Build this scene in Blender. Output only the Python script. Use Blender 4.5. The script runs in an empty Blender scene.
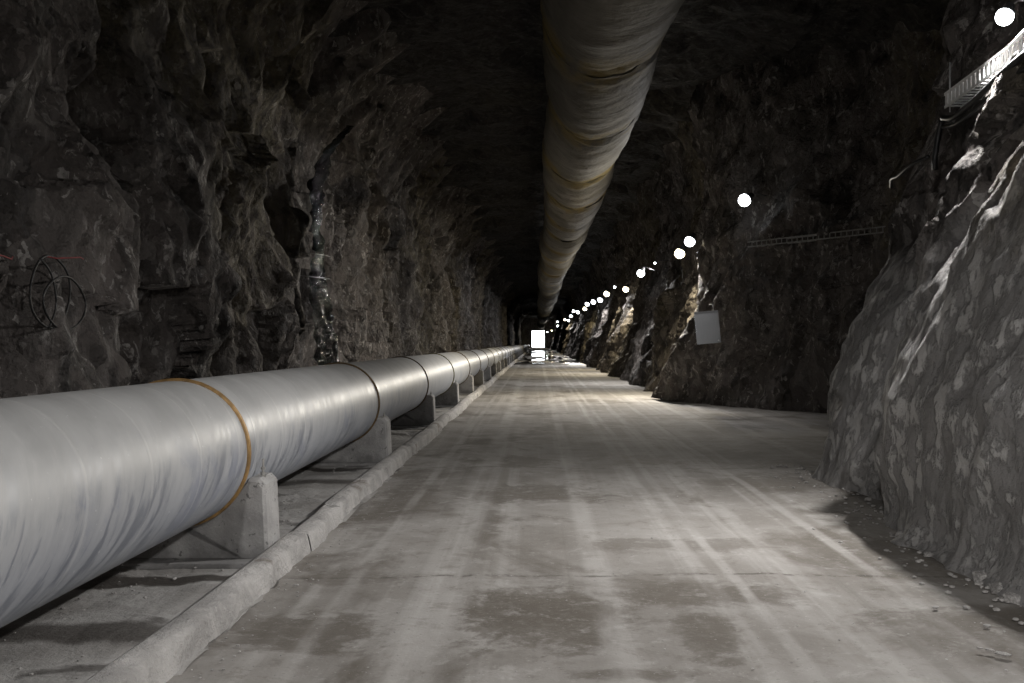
import bpy, bmesh, math, random
import numpy as np
from mathutils import Vector, Matrix

random.seed(7)
scene = bpy.context.scene
COL = scene.collection
PI = math.pi

# ------------------------------------------------------------------ camera, world, exposure
EYE = 1.6
F = 1000.0
cam_d = bpy.data.cameras.new('camera')
cam_d.sensor_width = 36.0
cam_d.lens = F / 1024 * 36
cam_d.shift_x = -25 / 1024
cam_d.shift_y = 1.5 / 1024
cam_d.clip_end = 1000
cam = bpy.data.objects.new('camera', cam_d)
cam.location = (0, 0, EYE)
cam.rotation_euler = (PI / 2, 0, 0)
COL.objects.link(cam)
scene.camera = cam

world = bpy.data.worlds.new('daylight')
scene.world = world
world.use_nodes = True
world.node_tree.nodes['Background'].inputs[0].default_value = (0.93, 0.97, 1.0, 1)
world.node_tree.nodes['Background'].inputs[1].default_value = 6.0

vs = scene.view_settings
vs.view_transform = 'Standard'
vs.look = 'None'
vs.exposure = -0.05
vs.gamma = 1.0
vs.use_curve_mapping = False
LAMP_W = 260.0


def W(px, py, Y):
    """world point seen at pixel px,py at distance Y down the tunnel"""
    return Vector(((px - 537) / F * Y, Y, EYE + (343 - py) / F * Y))


# ------------------------------------------------------------------ numpy noise
def _hash(ix, iy, seed):
    h = (ix.astype(np.int64) * 374761393 + iy.astype(np.int64) * 668265263 + seed * 1442695041) & 0xFFFFFFFF
    h = ((h ^ (h >> 13)) * 1274126177) & 0xFFFFFFFF
    h = ((h ^ (h >> 16)) * 2246822519) & 0xFFFFFFFF
    h = h ^ (h >> 15)
    return (h & 0xFFFFFF) / float(0x1000000)


def vnoise(x, y, seed=0):
    ix = np.floor(x); iy = np.floor(y)
    fx = x - ix; fy = y - iy
    fx = fx * fx * (3 - 2 * fx); fy = fy * fy * (3 - 2 * fy)
    a = _hash(ix, iy, seed); b = _hash(ix + 1, iy, seed)
    c = _hash(ix, iy + 1, seed); d = _hash(ix + 1, iy + 1, seed)
    return (a * (1 - fx) + b * fx) * (1 - fy) + (c * (1 - fx) + d * fx) * fy - 0.5


def fbm(x, y, o=4, seed=0):
    s = 0; a = 1.0
    for k in range(o):
        s = s + a * vnoise(x * 2 ** k, y * 2 ** k, seed + k * 17)
        a *= 0.5
    return s


def facet(x, y, seed=0, slope=1.0, k=16.0):
    """blocky broken-rock relief: each cell is a tilted facet, borders slightly worn"""
    ix = np.floor(x); iy = np.floor(y)
    num = np.zeros(x.shape); den = np.full(x.shape, 1e-12)
    for dx in (-1, 0, 1):
        for dy in (-1, 0, 1):
            cx = ix + dx; cy = iy + dy
            px = cx + _hash(cx, cy, seed); py = cy + _hash(cx, cy, seed + 5)
            d = (x - px) ** 2 + (y - py) ** 2
            v = (_hash(cx, cy, seed + 9) - 0.5) + slope * ((_hash(cx, cy, seed + 11) - .5) * (x - px) + (_hash(cx, cy, seed + 13) - .5) * (y - py))
            w = np.exp(-k * d)
            num += w * v; den += w
    return num / den


def crease(x, y, seed=0, slope=1.2, c=.7, sign=1):
    """angular relief of intersecting planes: sharp arrises (sign 1) or sharp valleys (sign -1)"""
    ix = np.floor(x); iy = np.floor(y)
    best = np.full(x.shape, 1e9)
    for dx in (-1, 0, 1):
        for dy in (-1, 0, 1):
            cx = ix + dx; cy = iy + dy
            px = cx + _hash(cx, cy, seed); py = cy + _hash(cx, cy, seed + 5)
            d = (x - px) ** 2 + (y - py) ** 2
            v = .5 * _hash(cx, cy, seed + 9) + slope * ((_hash(cx, cy, seed + 11) - .5) * (x - px) + (_hash(cx, cy, seed + 13) - .5) * (y - py)) + c * d
            best = np.minimum(best, v)
    return sign * (best - .35)


def sstep(a, b, x):
    t = np.clip((x - a) / (b - a), 0, 1)
    return t * t * (3 - 2 * t)


# ------------------------------------------------------------------ object helpers
def link(o, parent=None):
    COL.objects.link(o)
    if parent is not None:
        o.parent = parent
    return o


def mesh_obj(name, verts, faces, mat, parent=None, smooth=False):
    me = bpy.data.meshes.new(name)
    me.from_pydata([tuple(v) for v in verts], [], faces)
    me.update()
    if mat: me.materials.append(mat)
    if smooth:
        me.polygons.foreach_set('use_smooth', [True] * len(me.polygons))
    return link(bpy.data.objects.new(name, me), parent)


def grid_obj(name, P, mat, smooth=False, flip=False, parent=None):
    """P: (n, m, 3) array"""
    n, m, _ = P.shape
    me = bpy.data.meshes.new(name)
    idx = np.arange(n * m).reshape(n, m)
    q = np.stack([idx[:-1, :-1], idx[1:, :-1], idx[1:, 1:], idx[:-1, 1:]], -1).reshape(-1, 4)
    if flip: q = q[:, ::-1]
    me.vertices.add(n * m)
    me.vertices.foreach_set('co', P.reshape(-1).astype(np.float32))
    me.loops.add(q.size)
    me.loops.foreach_set('vertex_index', q.reshape(-1).astype(np.int32))
    me.polygons.add(len(q))
    me.polygons.foreach_set('loop_start', np.arange(0, q.size, 4, dtype=np.int32))
    me.polygons.foreach_set('use_smooth', np.full(len(q), smooth))
    me.update(calc_edges=True)
    me.validate()
    me.materials.append(mat)
    return link(bpy.data.objects.new(name, me), parent)


def bm_obj(name, bm, mat, parent=None, smooth=False):
    me = bpy.data.meshes.new(name)
    bmesh.ops.recalc_face_normals(bm, faces=bm.faces)
    bm.to_mesh(me); bm.free()
    if mat: me.materials.append(mat)
    if smooth:
        me.polygons.foreach_set('use_smooth', [True] * len(me.polygons))
    return link(bpy.data.objects.new(name, me), parent)


def empty(name, loc=(0, 0, 0)):
    o = bpy.data.objects.new(name, None)
    o.location = loc
    o.empty_display_size = 0.2
    return link(o)


def tag(o, label=None, cat=None, group=None, kind=None):
    if label: o['label'] = label
    if cat: o['category'] = cat
    if group: o['group'] = group
    if kind: o['kind'] = kind
    return o


def add_box(bm, c, s, rot=None, bevel=0):
    r = bmesh.ops.create_cube(bm, size=1)
    vsx = r['verts']
    bmesh.ops.scale(bm, vec=s, verts=vsx)
    if bevel:
        es = list({e for v in vsx for e in v.link_edges})
        rb = bmesh.ops.bevel(bm, geom=es, offset=bevel, segments=2, affect='EDGES', profile=0.5)
        vsx = list({v for f in rb['faces'] for v in f.verts} | {v for v in vsx if v.is_valid})
    if rot is not None:
        bmesh.ops.transform(bm, matrix=rot, verts=vsx)
    bmesh.ops.translate(bm, vec=c, verts=vsx)


def tube(pts, r, n=8, closed=False, radii=None):
    """tube verts/faces along a polyline"""
    pts = [Vector(p) for p in pts]
    V = []; Fc = []
    up = Vector((0, 0, 1))
    N = len(pts)
    for i, p in enumerate(pts):
        a = pts[(i - 1) % N] if (i > 0 or closed) else p
        b = pts[(i + 1) % N] if (i < N - 1 or closed) else p
        t = (b - a)
        t = t.normalized() if t.length > 1e-9 else Vector((0, 1, 0))
        u = t.cross(up)
        if u.length < 0.05: u = t.cross(Vector((1, 0, 0)))
        u.normalize(); w = t.cross(u)
        rr = radii[i] if radii else r
        for k in range(n):
            an = 2 * PI * k / n
            V.append(p + rr * (math.cos(an) * u + math.sin(an) * w))
    for i in range(N if closed else N - 1):
        for k in range(n):
            k2 = (k + 1) % n; j = (i + 1) % N
            Fc.append((i * n + k, i * n + k2, j * n + k2, j * n + k))
    if not closed:
        Fc.append(tuple(range(n))[::-1]); Fc.append(tuple((N - 1) * n + k for k in range(n)))
    return V, Fc


def tube_obj(name, pts, r, mat, parent=None, n=8, closed=False, radii=None):
    V, Fc = tube(pts, r, n, closed, radii)
    return mesh_obj(name, V, Fc, mat, parent, smooth=True)


def smooth_path(pts, k=8):
    """Catmull-Rom through pts"""
    P = [Vector(p) for p in pts]
    P = [P[0] * 2 - P[1]] + P + [P[-1] * 2 - P[-2]]
    out = []
    for i in range(1, len(P) - 2):
        p0, p1, p2, p3 = P[i - 1], P[i], P[i + 1], P[i + 2]
        for j in range(k):
            t = j / k
            out.append(0.5 * ((2 * p1) + (-p0 + p2) * t + (2 * p0 - 5 * p1 + 4 * p2 - p3) * t * t + (-p0 + 3 * p1 - 3 * p2 + p3) * t ** 3))
    out.append(P[-2])
    return out


# ------------------------------------------------------------------ material helpers
class NT:
    def __init__(s, name):
        s.m = bpy.data.materials.new(name); s.m.use_nodes = True
        s.t = s.m.node_tree; s.b = s.t.nodes['Principled BSDF']
        s._pos = None

    def n(s, typ, **kw):
        x = s.t.nodes.new(typ)
        for k, v in kw.items(): setattr(x, k, v)
        return x

    def put(s, sock, v):
        if hasattr(v, 'is_linked') or isinstance(v, bpy.types.NodeSocket): s.t.links.new(v, sock)
        else:
            if isinstance(v, (tuple, list)) and len(v) == 3 and sock.type == 'RGBA': v = (*v, 1)
            sock.default_value = v

    def pos(s):
        if s._pos is None: s._pos = s.n('ShaderNodeNewGeometry').outputs['Position']
        return s._pos

    def obj(s): return s.n('ShaderNodeTexCoord').outputs['Object']

    def math(s, op, a, b=0.0, c=0.0, clamp=False):
        x = s.n('ShaderNodeMath', operation=op, use_clamp=clamp)
        s.put(x.inputs[0], a); s.put(x.inputs[1], b); s.put(x.inputs[2], c)
        return x.outputs[0]

    def vm(s, op, a, b):
        x = s.n('ShaderNodeVectorMath', operation=op)
        s.put(x.inputs[0], a); s.put(x.inputs[1], b)
        return x.outputs[0]

    def sep(s, v):
        x = s.n('ShaderNodeSeparateXYZ'); s.put(x.inputs[0], v); return x.outputs

    def comb(s, x_, y_, z_):
        x = s.n('ShaderNodeCombineXYZ'); s.put(x.inputs[0], x_); s.put(x.inputs[1], y_); s.put(x.inputs[2], z_); return x.outputs[0]

    def noise(s, v, scale=1.0, detail=4, rough=.55, dist=0.0, color=False):
        x = s.n('ShaderNodeTexNoise')
        s.put(x.inputs['Vector'], v); x.inputs['Scale'].default_value = scale; x.inputs['Detail'].default_value = detail
        x.inputs['Roughness'].default_value = rough; x.inputs['Distortion'].default_value = dist
        return x.outputs['Color' if color else 'Fac']

    def vor(s, v, scale=1.0, feature='F1', out='Distance'):
        x = s.n('ShaderNodeTexVoronoi', feature=feature); s.put(x.inputs['Vector'], v); x.inputs['Scale'].default_value = scale
        return x.outputs[out]

    def ramp(s, v, a, b, lo=0.0, hi=1.0):
        x = s.n('ShaderNodeMapRange'); x.interpolation_type = 'SMOOTHSTEP'
        s.put(x.inputs[0], v)
        x.inputs[1].default_value = a; x.inputs[2].default_value = b; x.inputs[3].default_value = lo; x.inputs[4].default_value = hi
        return x.outputs[0]

    def mix(s, f, a, b, blend='MIX'):
        x = s.n('ShaderNodeMix', data_type='RGBA', blend_type=blend)
        s.put(x.inputs[0], f); s.put(x.inputs[6], a); s.put(x.inputs[7], b)
        return x.outputs[2]

    def bump(s, h, strength=.5, dist=.02):
        x = s.n('ShaderNodeBump'); s.put(x.inputs['Height'], h)
        x.inputs['Strength'].default_value = strength; x.inputs['Distance'].default_value = dist
        s.t.links.new(x.outputs[0], s.b.inputs['Normal'])

    def set(s, **kw):
        for k, v in kw.items():
            s.put(s.b.inputs[{'color': 'Base Color', 'rough': 'Roughness', 'metal': 'Metallic', 'spec': 'Specular IOR Level', 'coat': 'Coat Weight'}[k]], v)
        return s.m


def simple(name, col, rough=.7, metal=0.0, var=.25, scale=6, bump=0.0, spec=.5):
    t = NT(name)
    nz = t.noise(t.obj(), scale, 5, .6)
    c = t.mix(t.ramp(nz, .35, .7), tuple(x * (1 - var) for x in col), tuple(min(1, x * (1 + var)) for x in col))
    t.set(color=c, rough=rough, metal=metal, spec=spec)
    if bump: t.bump(t.noise(t.obj(), scale * 6, 4), .5, bump)
    return t.m


def rock_material(name, dusty=False, tone=1.0):
    t = NT(name)
    p = t.pos()
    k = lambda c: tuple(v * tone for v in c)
    stretch = t.vm('MULTIPLY', p, (1.0, 1.0, .6))
    warp = t.vm('MULTIPLY', t.vm('SUBTRACT', t.noise(p, 2.2, 4, color=True), (.5, .5, .5)), (.55, .55, .55))
    wp = t.vm('ADD', stretch, warp)
    n1 = t.noise(stretch, .9, 6, .62, .6)
    n2 = t.noise(stretch, 4.5, 6, .68, .5)

    def planes(scale):
        """flat broken faces: every cell is a plane of its own tilt, with its own tone"""
        v = t.n('ShaderNodeTexVoronoi', feature='F1'); t.put(v.inputs['Vector'], wp); v.inputs['Scale'].default_value = scale
        tilt = t.vm('SUBTRACT', v.outputs['Color'], (.5, .5, .5))
        d = t.n('ShaderNodeVectorMath', operation='DOT_PRODUCT')
        t.put(d.inputs[0], tilt); t.put(d.inputs[1], t.vm('SUBTRACT', wp, v.outputs['Position']))
        return d.outputs['Value'], t.sep(v.outputs['Color'])[1]
    h1, t1 = planes(1.5)
    h2, t2 = planes(4.2)
    h3, t3 = planes(10.0)
    c = t.mix(t.ramp(n1, .3, .7), k((.030, .0268, .0248)), k((.094, .081, .074)))
    c = t.mix(t.ramp(t1, .25, .95, 0, .6), c, k((.132, .116, .108)))
    c = t.mix(t.ramp(t2, .55, 1.0, 0, .55), c, k((.140, .129, .121)))
    c = t.mix(t.ramp(t2, .35, .0, 0, .6), c, k((.028, .025, .023)))
    # pale scrapes and fresh breaks, slanting
    sx, sy, sz = t.sep(p)[:3]
    sl = t.comb(t.math('MULTIPLY', sx, 2.0), t.math('ADD', t.math('MULTIPLY', sy, 2.4), t.math('MULTIPLY', sz, .9)), t.math('SUBTRACT', t.math('MULTIPLY', sz, .9), t.math('MULTIPLY', sy, .7)))
    scr = t.noise(sl, 2.6, 6, .72, .9)
    c = t.mix(t.math('MULTIPLY', t.ramp(scr, .565, .63, 0, .95), t.ramp(n1, .42, .6)), c, k((.30, .283, .266)))
    c = t.mix(t.math('MULTIPLY', t.ramp(t3, .78, .9, 0, .8), t.ramp(n2, .48, .6)), c, k((.29, .275, .26)))
    # dark mineral streaks running down
    st = t.noise(t.vm('MULTIPLY', p, (1.4, 1.4, .2)), 1.6, 5, .6, .3)
    c = t.mix(t.ramp(st, .57, .70, 0, .75), c, k((.017, .0155, .0145)))
    # ochre staining in zones
    oz = t.noise(t.vm('MULTIPLY', p, (.16, .16, .07)), 1.0, 2, .5)
    c = t.mix(t.math('MULTIPLY', t.ramp(oz, .54, .64, 0, .42), t.ramp(n2, .35, .6)), c, k((.135, .112, .058)))
    fine_ = t.noise(p, 16, 5, .72)
    h = t.math('ADD', t.math('MULTIPLY', n2, .05), t.math('MULTIPLY', fine_, .03))
    h = t.math('ADD', h, t.math('ADD', t.math('MULTIPLY', h1, .55), t.math('ADD', t.math('MULTIPLY', h2, .7), t.math('MULTIPLY', h3, .6))))
    if dusty:
        wob = t.math('MULTIPLY', t.math('SUBTRACT', t.noise(p, .8, 4), .5), 2.2)
        zz = t.math('ADD', sz, wob)
        near = t.ramp(sy, 13.6, 14.6, 1, 0)
        low = t.math('MULTIPLY', t.ramp(zz, 1.9, 3.0, 1, 0), near)
        flake = t.ramp(t.noise(t.vm('MULTIPLY', p, (1, 1, .65)), 5.5, 7, .70, .15), .46, .56)
        mud = t.mix(flake, (.23, .224, .22), (.42, .41, .40))
        mud = t.mix(t.ramp(zz, .1, .5, .5, 0), mud, (.36, .35, .34))
        c = t.mix(t.math('MULTIPLY', low, .93), c, mud)
        hm = t.math('ADD', t.math('MULTIPLY', flake, .018), t.math('ADD', t.math('MULTIPLY', fine_, .02), t.math('MULTIPLY', n2, .025)))
        x = t.n('ShaderNodeMix', data_type='FLOAT'); t.put(x.inputs[0], low); t.put(x.inputs[2], h); t.put(x.inputs[3], hm)
        h = x.outputs[0]
    t.set(color=c, rough=t.ramp(n2, .3, .7, .95, .65), spec=.35)
    t.bump(h, 1.0, 1.0)
    return t.m


M = {}
M['rock'] = rock_material('rock', False, 1.35)
M['rock_dusty'] = rock_material('dusty_rock', True, 1.2)
M['shaded_roof_rock'] = rock_material('shaded_roof_rock', False, .3)  # same rock, the roof's shade darkened into its colour


def road_material():
    t = NT('dusty_road'); p = t.pos(); x, y, z = t.sep(p)[:3]
    n0 = t.noise(p, .7, 6, .6, .4)
    nf = t.noise(p, 9, 6, .7)
    streak = t.noise(t.comb(t.math('MULTIPLY', x, 3.2), t.math('MULTIPLY', y, .05), 0), 1.0, 4, .6)
    c = t.mix(t.ramp(n0, .3, .7), (.215, .200, .182), (.315, .300, .282))
    c = t.mix(t.ramp(streak, .50, .68, 0, .5), c, (.42, .405, .385))
    c = t.mix(t.ramp(streak, .44, .30, 0, .55), c, (.17, .158, .142))
    # tyre tracks, paler dust pressed into lanes
    wx = t.math('ADD', x, t.math('MULTIPLY', t.math('SUBTRACT', t.noise(p, .35, 2), .5), .09))
    tr = None
    for cx, w in ((-.62, .17), (.42, .10), (1.14, .07), (1.34, .05), (1.78, .08), (-1.25, .06), (2.35, .06)):
        d = t.math('ABSOLUTE', t.math('SUBTRACT', wx, cx))
        m = t.ramp(d, w * .4, w * 1.25, 1, 0)
        tr = m if tr is None else t.math('MAXIMUM', tr, m)
    brk = t.ramp(t.noise(t.vm('MULTIPLY', p, (2, .5, 1)), 1.2, 5, .6), .3, .6)
    tr = t.math('MULTIPLY', tr, brk)
    # damp patches
    nd = t.noise(p, 1.7, 6, .65, .8)
    nd2 = t.noise(t.vm('MULTIPLY', p, (.55, .42, 1)), 1.0, 6, .62, .5)
    damp = t.ramp(nd2, .51, .62, 0, .85)
    off = t.math('ADD', t.math('MULTIPLY', t.math('SUBTRACT', nd, .5), 2.2), t.math('MULTIPLY', t.math('SUBTRACT', nf, .5), 1.5))
    for cx, cy, rx, ry, k in ((0.02, 5.9, .62, .75, 1), (.95, 6.4, .75, .35, .9), (.95, 5.5, .22, .6, .9), (-1.25, 5.6, .55, .45, .9),
                              (-.15, 10.6, .85, .7, .9), (-1.35, 10.2, .38, 1.6, .7), (.4, 4.85, .4, .12, .8), (-1.3, 6.9, .5, .25, .7),
                              (-.45, 8.8, .14, 1.2, .7), (-.3, 13.6, .7, .8, .8), (1.2, 8.0, 1.0, .3, .6), (2.9, 5.7, 1.0, .5, .8), (3.2, 7.0, .7, .6, .6), (2.7, 11.5, .8, 1.0, .7)):
        ex = t.math('DIVIDE', t.math('SUBTRACT', x, cx), rx); ey = t.math('DIVIDE', t.math('SUBTRACT', y, cy), ry)
        r = t.math('SQRT', t.math('ADD', t.math('MULTIPLY', ex, ex), t.math('MULTIPLY', ey, ey)))
        r = t.math('ADD', r, off)
        damp = t.math('MAXIMUM', damp, t.ramp(r, .55, 1.08, k, 0))
    damp = t.math('MULTIPLY', damp, t.ramp(nf, .25, .55, .55, 1))
    dampt = t.math('MULTIPLY', damp, t.math('SUBTRACT', 1.0, t.math('MULTIPLY', tr, .75)))
    c = t.mix(t.math('MULTIPLY', tr, .36), c, (.46, .445, .425))
    c = t.mix(t.math('MULTIPLY', dampt, .85), c, (.094, .080, .064))
    # cross joints of the slabs
    jy = t.math('ADD', y, t.math('MULTIPLY', t.math('SUBTRACT', t.noise(p, 1.1, 3), .5), .3))
    jm = t.math('ABSOLUTE', t.math('SUBTRACT', t.math('FRACT', t.math('DIVIDE', t.math('ADD', jy, -3.9), 6.0)), .5))
    c = t.mix(t.math('MULTIPLY', t.ramp(jm, .0, .008, .8, 0), t.ramp(nf, .4, .6)), c, (.09, .08, .07))
    # mottled dried mud and fine grit
    mo = t.noise(p, 4.0, 9, .75, .3)
    c = t.mix(t.ramp(mo, .52, .66, 0, .45), c, (.155, .138, .118))
    c = t.mix(t.ramp(mo, .46, .34, 0, .35), c, (.46, .445, .425))
    c = t.mix(t.ramp(t.noise(p, 45, 3, .7), .62, .75, 0, .5), c, (.50, .49, .47))
    c = t.mix(t.ramp(t.noise(p, 30, 4, .7), .40, .28, 0, .5), c, (.10, .095, .088))
    # standing water far down the tunnel
    pn = t.noise(t.vm('MULTIPLY', p, (.5, .05, 1)), 1.0, 3, .5)
    far = t.math('MULTIPLY', t.math('MULTIPLY', t.ramp(y, 62, 84), t.ramp(y, 205, 225, 1, 0)), t.ramp(pn, .44, .50))
    rough = t.math('SUBTRACT', .95, t.math('MULTIPLY', dampt, .12))
    rough = t.math('ADD', t.math('MULTIPLY', rough, t.math('SUBTRACT', 1.0, far)), t.math('MULTIPLY', far, .05))
    c = t.mix(far, c, (.03, .028, .025))
    t.set(color=c, rough=rough, spec=t.ramp(far, 0, 1, .15, .6))
    h = t.math('ADD', t.math('MULTIPLY', nf, .5), t.math('ADD', t.math('MULTIPLY', streak, .5), t.math('MULTIPLY', t.noise(p, 40, 4, .7), .3)))
    t.bump(t.math('MULTIPLY', h, t.math('SUBTRACT', 1.0, far)), .35, .03)
    return t.m


M['road'] = road_material()


def gutter_material():
    t = NT('damp_concrete'); p = t.pos(); y = t.sep(p)[1]
    n1 = t.noise(p, 1.3, 6, .62, .5); nf = t.noise(p, 14, 5, .7)
    c = t.mix(t.ramp(n1, .3, .7), (.24, .228, .214), (.42, .41, .395))
    # wet band across the strip before every saddle
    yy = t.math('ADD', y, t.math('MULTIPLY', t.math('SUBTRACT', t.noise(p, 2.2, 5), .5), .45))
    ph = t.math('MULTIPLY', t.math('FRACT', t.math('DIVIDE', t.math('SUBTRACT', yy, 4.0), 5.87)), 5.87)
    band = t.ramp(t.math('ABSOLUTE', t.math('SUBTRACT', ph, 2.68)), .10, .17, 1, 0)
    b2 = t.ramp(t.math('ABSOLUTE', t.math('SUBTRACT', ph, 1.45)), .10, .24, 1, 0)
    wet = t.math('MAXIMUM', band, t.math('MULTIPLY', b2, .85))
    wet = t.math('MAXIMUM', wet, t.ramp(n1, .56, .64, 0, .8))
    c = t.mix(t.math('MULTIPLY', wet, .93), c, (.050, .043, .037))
    c = t.mix(t.ramp(nf, .64, .72, 0, .7), c, (.36, .35, .34))
    t.set(color=c, rough=t.ramp(wet, 0, 1, .92, .5))
    t.bump(nf, .6, .03)
    return t.m


M['gutter'] = gutter_material()


def concrete_material(name, col, pits=True):
    t = NT(name); p = t.pos()
    n1 = t.noise(p, 2.5, 6, .62, .4); nf = t.noise(p, 25, 5, .7)
    c = t.mix(t.ramp(n1, .3, .7), tuple(v * .62 for v in col), col)
    c = t.mix(t.ramp(nf, .55, .75, 0, .4), c, tuple(min(1, v * 1.35) for v in col))
    z = t.sep(p)[2]
    splash = t.math('ADD', z, t.math('MULTIPLY', t.math('SUBTRACT', n1, .5), .5))
    if pits:
        c = t.mix(t.ramp(splash, .02, .16, .65, 0), c, tuple(v * .4 for v in col))
        pit = t.math('MULTIPLY', t.ramp(t.noise(p, 16, 3, .6), .60, .66), t.ramp(t.noise(p, 4, 2), .5, .58))
        c = t.mix(t.math('MULTIPLY', pit, .8), c, tuple(v * .25 for v in col))
    else:
        rust = t.math('MULTIPLY', t.ramp(t.noise(p, 1.9, 4, .6), .60, .70), .6)
        c = t.mix(rust, c, (.16, .12, .09))
    t.set(color=c, rough=.9, spec=.3)
    t.bump(t.math('ADD', nf, n1), .45 if pits else .8, .025 if pits else .05)
    return t.m


M['saddle'] = concrete_material('saddle_concrete', (.43, .42, .41))
M['kerb'] = concrete_material('kerb_concrete', (.56, .54, .52), False)


def pipe_material():
    t = NT('pale_pipe_paint'); o = t.obj(); p = t.pos()
    x, y, z = t.sep(o)[:3]
    th = t.math('ARCTAN2', x, z)
    u = t.math('ADD', t.math('DIVIDE', y, .78), t.math('DIVIDE', th, 2 * PI))
    hel = t.math('ADD', t.math('MULTIPLY', y, 1.0), t.math('MULTIPLY', th, .26))
    # smears following the spiral lay of the wrap
    sm = t.noise(t.comb(t.math('MULTIPLY', hel, 9.0), t.math('MULTIPLY', th, 1.1), t.math('MULTIPLY', t.sep(p)[1], .05)), 1.0, 6, .65, .35)
    sm2 = t.noise(t.comb(t.math('MULTIPLY', hel, 2.2), t.math('MULTIPLY', th, .8), 3.0), 1.0, 4, .6, .5)
    pat = t.noise(p, 1.6, 5, .6, .4)
    c = t.mix(t.ramp(sm2, .35, .65), (.375, .375, .37), (.44, .44, .435))
    c = t.mix(t.ramp(sm, .52, .68, 0, .35), c, (.52, .515, .505))
    c = t.mix(t.math('MULTIPLY', t.ramp(z, .25, -.30), .55), c, (.28, .31, .375))  # cool reflected sheen of the lower flank painted into the colour
    # scuff streaks and patches on the flanks, tinted with the painted bluish sheen
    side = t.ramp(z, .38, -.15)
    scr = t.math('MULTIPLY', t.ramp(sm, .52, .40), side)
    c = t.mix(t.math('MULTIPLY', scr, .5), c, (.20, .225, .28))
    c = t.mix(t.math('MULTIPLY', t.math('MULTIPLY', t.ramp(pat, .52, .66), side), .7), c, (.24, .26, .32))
    # spiral weld seam
    fr = t.math('ABSOLUTE', t.math('SUBTRACT', t.math('FRACT', u), .5))
    seam = t.ramp(fr, .006, .03, 1, 0)
    c = t.mix(t.math('MULTIPLY', seam, .14), c, (.70, .69, .67))
    # specks of splashed mortar
    sp = t.ramp(t.noise(p, 30, 3, .6), .70, .74)
    c = t.mix(t.math('MULTIPLY', sp, .6), c, (.72, .72, .71))
    t.set(color=c, rough=t.ramp(sm, .3, .7, .42, .52), metal=t.math('MULTIPLY', scr, .4), spec=.5)
    t.bump(t.math('ADD', t.math('MULTIPLY', sm, .15), t.math('MULTIPLY', seam, .5)), .2, .012)
    return t.m


M['pipe'] = pipe_material()
M['ring_gold'] = simple('ochre_ring_paint', (.36, .22, .085), .5, .3, .35, 8)
M['ring_rust'] = simple('rusty_ring', (.13, .085, .04), .65, .3, .4, 8)
M['ring_olive'] = simple('olive_ring', (.17, .15, .05), .55, .3, .35, 8)


def duct_material():
    t = NT('duct_fabric'); p = t.pos(); o = t.obj()
    n1 = t.noise(t.vm('MULTIPLY', p, (1, .5, 1)), .9, 5, .6, .5)
    n2 = t.noise(p, 5, 5, .6)
    c = t.mix(t.ramp(n1, .3, .7), (.105, .094, .072), (.21, .195, .165))
    y = t.sep(p)[1]
    yy = t.math('ADD', y, t.math('MULTIPLY', t.math('SUBTRACT', n1, .5), 2.4))
    ph = t.math('ABSOLUTE', t.math('SUBTRACT', t.math('FRACT', t.math('DIVIDE', t.math('SUBTRACT', yy, 2.6), 5.0)), .5))
    st = t.math('MULTIPLY', t.ramp(ph, .02, .24, 1, 0), t.ramp(n1, .38, .56))
    c = t.mix(t.math('MULTIPLY', st, .85), c, (.22, .155, .03))
    c = t.mix(t.ramp(n2, .56, .72, 0, .6), c, (.13, .115, .09))
    sm = t.noise(t.vm('MULTIPLY', p, (.7, 2.2, .7)), 1.6, 6, .65, 1.2)
    c = t.mix(t.ramp(sm, .54, .68, 0, .65), c, (.055, .050, .040))
    t.set(color=c, rough=.72, spec=.3)
    t.bump(t.math('ADD', n2, t.math('MULTIPLY', sm, 1.5)), .5, .05)
    return t.m


M['duct'] = duct_material()
M['duct_band'] = simple('duct_joint_band', (.14, .125, .09), .6)
M['lamp_body'] = simple('lamp_housing', (.12, .12, .125), .5, .4)
M['steel'] = simple('galvanised_steel', (.62, .62, .62), .4, .55, .12, 20)
M['tray_white'] = simple('pale_galvanised_tray', (.74, .74, .73), .45, .15, .08, 20)
M['steel_dull'] = simple('dull_galvanised_steel', (.30, .30, .29), .5, .5, .2, 10)
M['black_cable'] = simple('black_rubber', (.014, .014, .014), .45, 0, .3, 12)
M['dark_hose'] = simple('dark_hose_rubber', (.022, .021, .021), .55, 0, .3, 12)
M['red_cord'] = simple('red_cord', (.22, .035, .035), .7, 0, .2, 10)
M['stone'] = simple('loose_stone', (.37, .355, .34), .9, 0, .35, 5, .02)
M['bolt'] = simple('bolt_steel', (.42, .41, .39), .45, .6, .2, 20)


def plastic_material():
    t = NT('black_plastic_film'); p = t.pos()
    n = t.noise(t.vm('MULTIPLY', p, (1, 1, .4)), 9, 5, .7, 1.0)
    t.set(color=(.005, .005, .0055), rough=.13, spec=.6)
    t.bump(n, 1.0, .08)
    return t.m


M['plastic'] = plastic_material()


def panel_material():
    t = NT('brushed_sheet_metal'); o = t.obj()
    n = t.noise(t.vm('MULTIPLY', o, (40, 3, 3)), 1.0, 4, .6)
    t.set(color=t.mix(n, (.42, .43, .45), (.52, .53, .55)), rough=.22, metal=.45)
    t.bump(n, .1, .002)
    return t.m


M['panel'] = panel_material()


def lens_material(name, col, s):
    m = bpy.data.materials.new(name); m.use_nodes = True
    b = m.node_tree.nodes['Principled BSDF']
    b.inputs['Base Color'].default_value = (.8, .8, .8, 1)
    b.inputs['Emission Color'].default_value = (*col, 1); b.inputs['Emission Strength'].default_value = s
    return m


M['lens_cool'] = lens_material('lit_lens_cool', (.90, .96, 1.0), 11)
M['lens_warm'] = lens_material('lit_lens_warm', (1.0, .90, .62), 11)

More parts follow.
